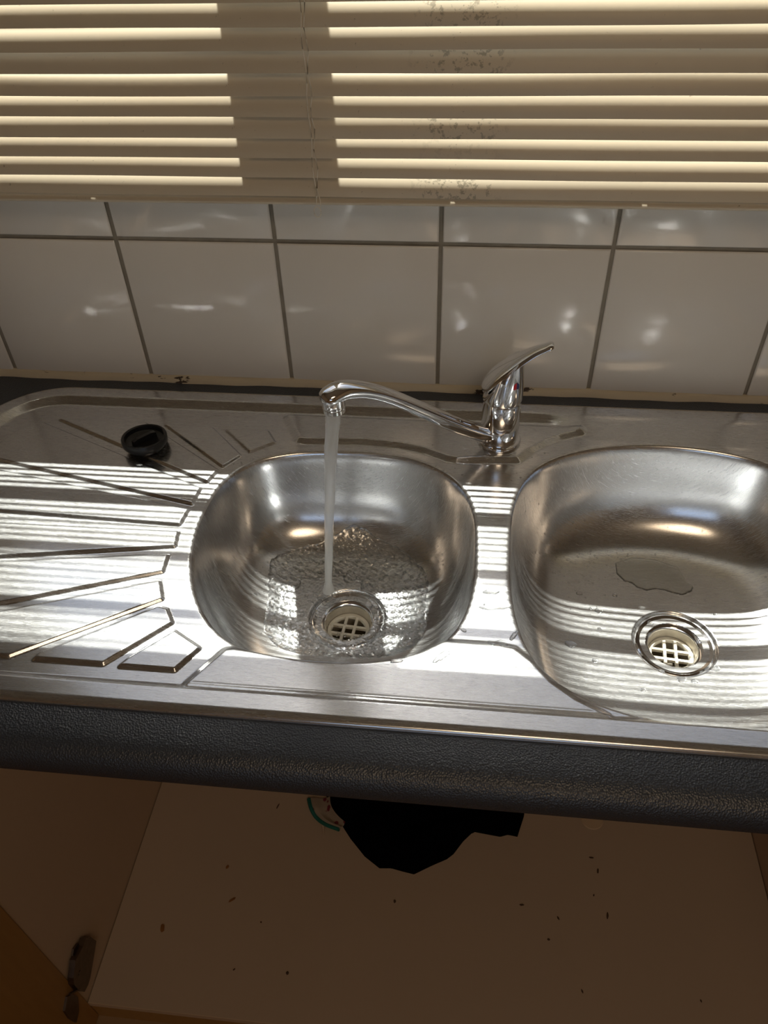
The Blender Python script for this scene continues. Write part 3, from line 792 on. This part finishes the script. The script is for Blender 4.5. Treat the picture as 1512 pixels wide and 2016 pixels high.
for i, (uv, r_, lab) in enumerate([
    ((1141, 1165), .0048, 'small ring-shaped drop on the shaded floor nearest the left wall of the large bowl'),
    ((1212, 1166), .0042, 'small drop on the shaded large bowl floor just in front of the scalloped puddle'),
    ((1180, 1197), .0060, 'large round drop at the shade line left of the large bowl drain'),
    ((1164, 1193), .0030, 'tiny drop touching the left of the large round drop at the shade line'),
    ((1182, 1232), .0035, 'small drop in the sunlit strip left of the large bowl drain'),
    ((1124, 1266), .0085, 'wide faint splash in the sun far left of the large bowl drain'),
    ((1172, 1296), .0045, 'round drop in the dark sun band left of the large bowl drain'),
    ((1305, 1311), .0060, 'drop clinging to the lower left rim of the large bowl drain'),
    ((1345, 1330), .0075, 'largest drop right in front of the large bowl drain'),
    ((1370, 1334), .0050, 'small drop just right of the largest drop in front of the drain'),
    ((1410, 1308), .0070, 'drop at the lower right of the large bowl drain'),
    ((1268, 1352), .0040, 'lone small drop in the sun stripes in front of the large bowl drain'),
    ((1410, 1203), .0025, 'tiny lone drop on the shaded floor right behind the large bowl drain'),
    ((1284, 1214), .0050, 'drop on the upper left rim of the large bowl drain')]):
    p = P(*uv, FZ)
    puddle('water_drop', wobble(p, r_ * 0.75, r_ * 0.6, 30, 0.12, i + 20), 0.00045, 0.0016, lab, 'water', 'drops on the large bowl floor')
# fine spatter on the walls of the bowls
ico_v = []; bm = bmesh.new(); bmesh.ops.create_icosphere(bm, subdivisions=1, radius=1); IV = [v.co.copy() for v in bm.verts]; IF = [tuple(v.index for v in f.verts) for f in bm.faces]; bm.free()
sp = MB()
def spat(n, cx, cy, sxx, syy, seed, rmax=0.0016):
    rs = np.random.default_rng(seed)
    for _ in range(n):
        x, y = rs.normal(cx, sxx), rs.normal(cy, syy)
        hx = (hz(x + .001, y) - hz(x - .001, y)) / .002; hy = (hz(x, y + .001) - hz(x, y - .001)) / .002
        if math.hypot(hx, hy) > 8: continue
        nn = Vector((-hx, -hy, 1)).normalized(); r = rs.uniform(0.0007, rmax); z0 = hz(x, y)
        m3 = nn.to_track_quat('Z', 'Y').to_matrix()
        st = rs.uniform(0.9, 1.6)
        sp.add([Vector((x, y, z0)) + m3 @ Vector((v.x * r, v.y * r * st, v.z * r * 0.5)) for v in IV], IF)
spat(90, 0.150, -0.27, 0.018, 0.05, 1); spat(70, 0.30, -0.19, 0.07, 0.012, 2); spat(60, 0.385, -0.23, 0.02, 0.03, 3)
spat(110, 0.540, -0.20, 0.035, 0.025, 4); spat(60, 0.62, -0.16, 0.07, 0.02, 5); spat(30, 0.70, -0.19, 0.08, 0.05, 6)
spat(40, 0.27, -0.33, 0.035, 0.012, 7)
o = sp.obj('water_spatter', M_film); tag(o, 'fine beads of spattered water clinging to the bowl walls', 'water', kind='stuff')

# ------------------------------------------------------------------ plug
pp = P(285, 890, 0.001); 
plug = empty('sink_plug', (pp[0] - 0.002, pp[1] + 0.012, hz(pp[0], pp[1] + 0.012) + 0.0006), 'black rubber sink plug with a bar grip lying on the drainer', 'plug')
tl = Matrix.Rotation(math.radians(-3), 3, 'X')
pc = tuple(plug.location)
MB().lathe([(0.0, 0.0), (0.0225, 0.0), (0.0240, 0.0012), (0.0248, 0.0052), (0.0275, 0.0058), (0.0286, 0.0072), (0.0289, 0.0140), (0.0280, 0.0158), (0.0262, 0.0162), (0.0248, 0.0152), (0.0238, 0.0100), (0.0215, 0.0085), (0.0, 0.0080)], pc, 56, ax=tl).obj('plug_body', M_rubber, plug)
mb = MB(); an = math.radians(52); ca, sa = math.cos(an), math.sin(an)
R = []
for s, hh, ww in ((-0.0165, 0.0075, 0.0036), (-0.0160, 0.0150, 0.0030), (-0.010, 0.0166, 0.0026), (0.010, 0.0166, 0.0026), (0.0160, 0.0150, 0.0030), (0.0165, 0.0075, 0.0036)):
    R.append([(s * ca - w_ * sa, s * sa + w_ * ca, z_) for w_, z_ in ((-ww * 1.2, 0.0075), (ww * 1.2, 0.0075), (ww, hh), (-ww, hh))])
R = [[tuple(tl @ Vector(p) + Vector(pc)) for p in r_] for r_ in R]
mb.rings(R).obj('grip', M_rubber, plug, False)

# ------------------------------------------------------------------ cabinet under the sink
CZ = -0.8785; CX0, CX1 = -0.1757, 0.9981; CYF = -0.5625
cab = empty('base_cabinet', (0.41, -0.28, FLZ), 'open cream-lined sink cabinet with wooden doors under the black worktop', 'cabinet')
MB().box((CX0 + 0.0007, CYF, CZ - 0.016), (CX1 - 0.0007, -0.02, CZ)).obj('base_panel', M_melamine, cab, False)
MB().box((CX0, CYF - 0.0010, CZ - 0.0155), (CX1, CYF, CZ - 0.0004)).obj('edge_band', M_edge, cab, False)
for xa, xb in ((CX0 - 0.016, CX0 - 0.0009), (CX1 + 0.0009, CX1 + 0.016)):
    MB().box((xa, CYF, FLZ + 0.0), (xb, -0.02, -TH - 0.001)).obj('side_panel', M_melamine_panel, cab, False)
MB().box((CX0, -0.020, CZ + 0.001), (CX1, -0.008, -TH - 0.001)).obj('back_panel', M_melamine, cab, False)
MB().box((CX0, CYF - 0.0005, FLZ), (CX1, CYF + 0.026, CZ - 0.0165)).obj('plinth', M_wood, cab, False)
def door(hx, sgn, ang):
    L = 0.58; th = 0.018
    ca, sa = math.cos(ang), math.sin(ang)
    # in its own frame the open door runs from the hinge side along -y
    def tr(x, y, z): return (hx + sgn * (x * ca + (-y) * sa * 0 + x * 0) + sgn * (y * sa), CYF - 0.0015 + y * ca - 0 * x, z)
    v = [tr(a, b, c) for c in (FLZ + 0.004, -TH - 0.004) for a, b in ((-0.0, 0), (-th, 0), (-th, -L), (-0.0, -L))]
    return MB().add(v, [(0, 1, 2, 3), (4, 7, 6, 5), (0, 4, 5, 1), (1, 5, 6, 2), (2, 6, 7, 3), (3, 7, 4, 0)]).obj('door', M_wood, cab, False)
dl_ = door(CX0 + 0.001, 1, 0.0)
dr_ = door(CX1 - 0.001, -1, 0.0)
# concealed hinge on the left side panel near the base
hg = MB()
xh = CX0 + 0.0001
def slab_yz(mb_, pts, x0, x1):
    n_ = len(pts); v = [(x0, y, z) for y, z in pts] + [(x1, y, z) for y, z in pts]
    mb_.add(v, [tuple(range(n_))[::-1], tuple(range(n_, 2 * n_))] + [(i, (i + 1) % n_, n_ + (i + 1) % n_, n_ + i) for i in range(n_)])
def yz(l, x=CX0 + 0.006): return [tuple(P(u, v, x, 0)[1:]) for u, v in l]
plate = MB(); slab_yz(plate, yz([(150, 1857), (158, 1862), (156, 1880), (146, 1895), (139, 1888), (142, 1868)], CX0), xh, xh + 0.003)
pl_ = plate.obj('hinge_plate', M_hinge, cab, False)
arm = MB(); slab_yz(arm, yz([(172, 1843), (184, 1852), (181, 1872), (172, 1925), (168, 1938), (161, 1952), (150, 1950), (140, 1938), (139, 1925), (143, 1890), (158, 1862), (163, 1847)]), xh + 0.001, xh + 0.011)
ar_ = arm.obj('hinge_arm', M_hinge, cab, False)
sc_ = MB(); ax_ = Matrix.Rotation(math.radians(90), 3, 'Y')
c_ = P(157, 1915, CX0 + 0.011, 0); sc_.lathe([(0.004, -0.001), (0.004, 0.001), (0.0, 0.001)], tuple(c_), 14, ax=ax_); sc_.obj('hinge_screw', M_hinge, ar_)
cup = MB(); slab_yz(cup, yz([(127, 1962), (136, 1957), (148, 1962), (150, 1990), (145, 2013), (132, 2005), (122, 1990)], CX0), xh + 0.001, xh + 0.005)
cup.obj('hinge_cup', M_hinge, dl_, False)
lk = MB(); a1, a2 = P(137, 1958, CX0 + 0.006, 0), P(156, 1946, CX0 + 0.010, 0); lk.tube([tuple(a1), tuple(a2)], 0.0022, 8); lk.obj('hinge_link', M_hinge, ar_)

# black cloth lying on the cabinet base
out_px = [(640, 1560), (655, 1598), (672, 1622), (690, 1650), (718, 1685), (747, 1708), (770, 1708), (795, 1715), (815, 1720), (850, 1703), (880, 1690), (893, 1680), (912, 1655), (932, 1636), (958, 1641), (985, 1646), (1000, 1642), (1019, 1646), (1024, 1630), (1032, 1605), (1036, 1560)]
co = pxs(out_px, CZ + 0.004)
co = co + [(0.60, -0.075), (0.45, -0.05), (0.25, -0.06), (0.14, -0.09)]
gx_ = np.arange(0.10, 0.66, 0.004); gy_ = np.arange(-0.33, -0.04, 0.004)
XX, YY = np.meshgrid(gx_, gy_); d = sd_poly(co, XX, YY)
fold = 0.012 * np.sin(XX * 41 + 6 * np.sin(YY * 17)) + 0.008 * np.sin(YY * 60 + 4 * XX * 9) + 0.006 * np.sin((XX + YY) * 110)
hh = 0.003 + smooth(-d / 0.05) * (0.022 + fold) + 0.0015 * np.sin(XX * 200) * smooth(-d / 0.01)
# snap rim vertices on the outline
ee = 1e-4; gxd = (sd_poly(co, XX + ee, YY) - d) / ee; gyd = (sd_poly(co, XX, YY + ee) - d) / ee
nearm = (d > 0); XS = np.where(nearm, XX - gxd * d, XX); YS = np.where(nearm, YY - gyd * d, YY)
ZZ = CZ + np.where(d > 0, 0.0005, np.maximum(hh, 0.002))
ins = d <= 0; id_ = np.arange(XX.size).reshape(XX.shape)
q_ = np.stack([id_[:-1, :-1], id_[:-1, 1:], id_[1:, 1:], id_[1:, :-1]], -1).reshape(-1, 4); q_ = q_[ins.reshape(-1)[q_].any(1)]
us, iv = np.unique(q_, return_inverse=True)
o = obj_from('black_cloth', np.stack([XS.reshape(-1)[us], YS.reshape(-1)[us], ZZ.reshape(-1)[us]], 1), iv.reshape(-1, 4).tolist(), M_cloth)
tag(o, 'crumpled black cloth lying on the cabinet base under the sink', 'cloth')
# floral cloth scrap with teal edge
fl = empty('floral_cloth', tuple(P(640, 1600, CZ)), 'small floral cloth with a teal hem beside the black cloth in the cabinet', 'cloth')
up_ = pxs([(608, 1572), (613, 1592), (622, 1606), (640, 1621), (668, 1634)], CZ + 0.012); lo_ = pxs([(650, 1572), (652, 1588), (658, 1600), (668, 1612), (680, 1622)], CZ + 0.012)
U = catmull([(*p, CZ + 0.010 + 0.004 * math.sin(i * 2)) for i, p in enumerate(up_)], 6); Lw = catmull([(*p, CZ + 0.018) for p in lo_], 6)
R = []
for a, b in zip(U, Lw):
    row_ = [a * (1 - t) + b * t + np.array([0, 0, 0.004 * math.sin(t * 7)]) for t in np.linspace(0, 1, 8)]
    R.append([tuple(p) for p in row_] + [tuple(p - np.array([0, 0, 0.0015])) for p in row_[::-1]])
MB().rings(R).obj('cloth_body', M_floral, fl)
MB().tube([tuple(p) for p in U], (0.0042), 8).obj('hem', M_teal, fl)
tgs = [P(634, 1618, CZ + .004), P(637, 1632, CZ + .002), P(636, 1645, CZ + .001), P(645, 1625, CZ + .003)]
MB().tube([tuple(t_ + np.array([0, 0, .002])) for t_ in tgs[:3]], [0.004, 0.003, 0.001], 6).obj('loose_corner', M_melamine, fl)
pr = P(1165, 1613, CZ)
o = MB().lathe([(0, 0.0005), (0.021, 0.0005), (0.022, 0.002), (0.0205, 0.0035), (0, 0.0035)], tuple(pr), 36).obj('plastic_cap', M_edge)
tag(o, 'pale round disc lying on the cabinet base, half hidden by the worktop edge', 'cap')

def crumb(u, v, L, w, rot, mat_, label, group=None):
    p = P(u, v, CZ); m3 = Matrix.Rotation(rot, 3, 'Z')
    V_ = [Vector(p) + Vector((0, 0, 0.0012)) + m3 @ Vector((q_.x * w * RNG.uniform(.8, 1.2), q_.y * L * RNG.uniform(.85, 1.15), q_.z * 0.0012)) for q_ in IV]
    tag(MB().add(V_, IF).obj('crumb', mat_), label, 'crumb', group)
crumb(320, 1827, .0090, .0040, .25, M_crumb_o, 'largest orange-brown crumb at the left of the cabinet base')
crumb(457, 1772, .0085, .0025, -.9, M_crumb_o, 'thin slanting orange crumb left of centre on the cabinet base')
crumb(448, 1707, .0045, .0030, -.3, M_crumb_o, 'small rounded brown crumb nearer the worktop than the slanting one')
for u, v, L, w, r_ in ((777, 1775, .004, .003, .2), (1027, 1782, .002, .005, .1), (1099, 1808, .0045, .0018, .5), (1196, 1803, .0075, .0022, -.15), (1177, 1715, .0065, .0020, -.2), (1164, 1689, .002, .006, .0), (1080, 1850, .0025, .003, .0), (461, 1909, .003, .0015, -.8), (566, 1916, .0035, .003, 0), (514, 1816, .002, .002, 0), (1169, 1763, .003, .0015, -.3), (547, 1588, .008, .0015, -.3), (1146, 1952, .0045, .0015, .4), (1380, 1971, .003, .0015, .3)):
    crumb(u, v, L * .9, w * .9, r_, M_crumb_d, 'tiny dark brown speck lying on the pale cabinet base', 'dark specks on the cabinet base')

# ------------------------------------------------------------------ lift the model onto the room's floor
for o in list(SC.objects):
    if o.parent is None and o.type in {'MESH', 'EMPTY'}:
        o.location.z += ZC
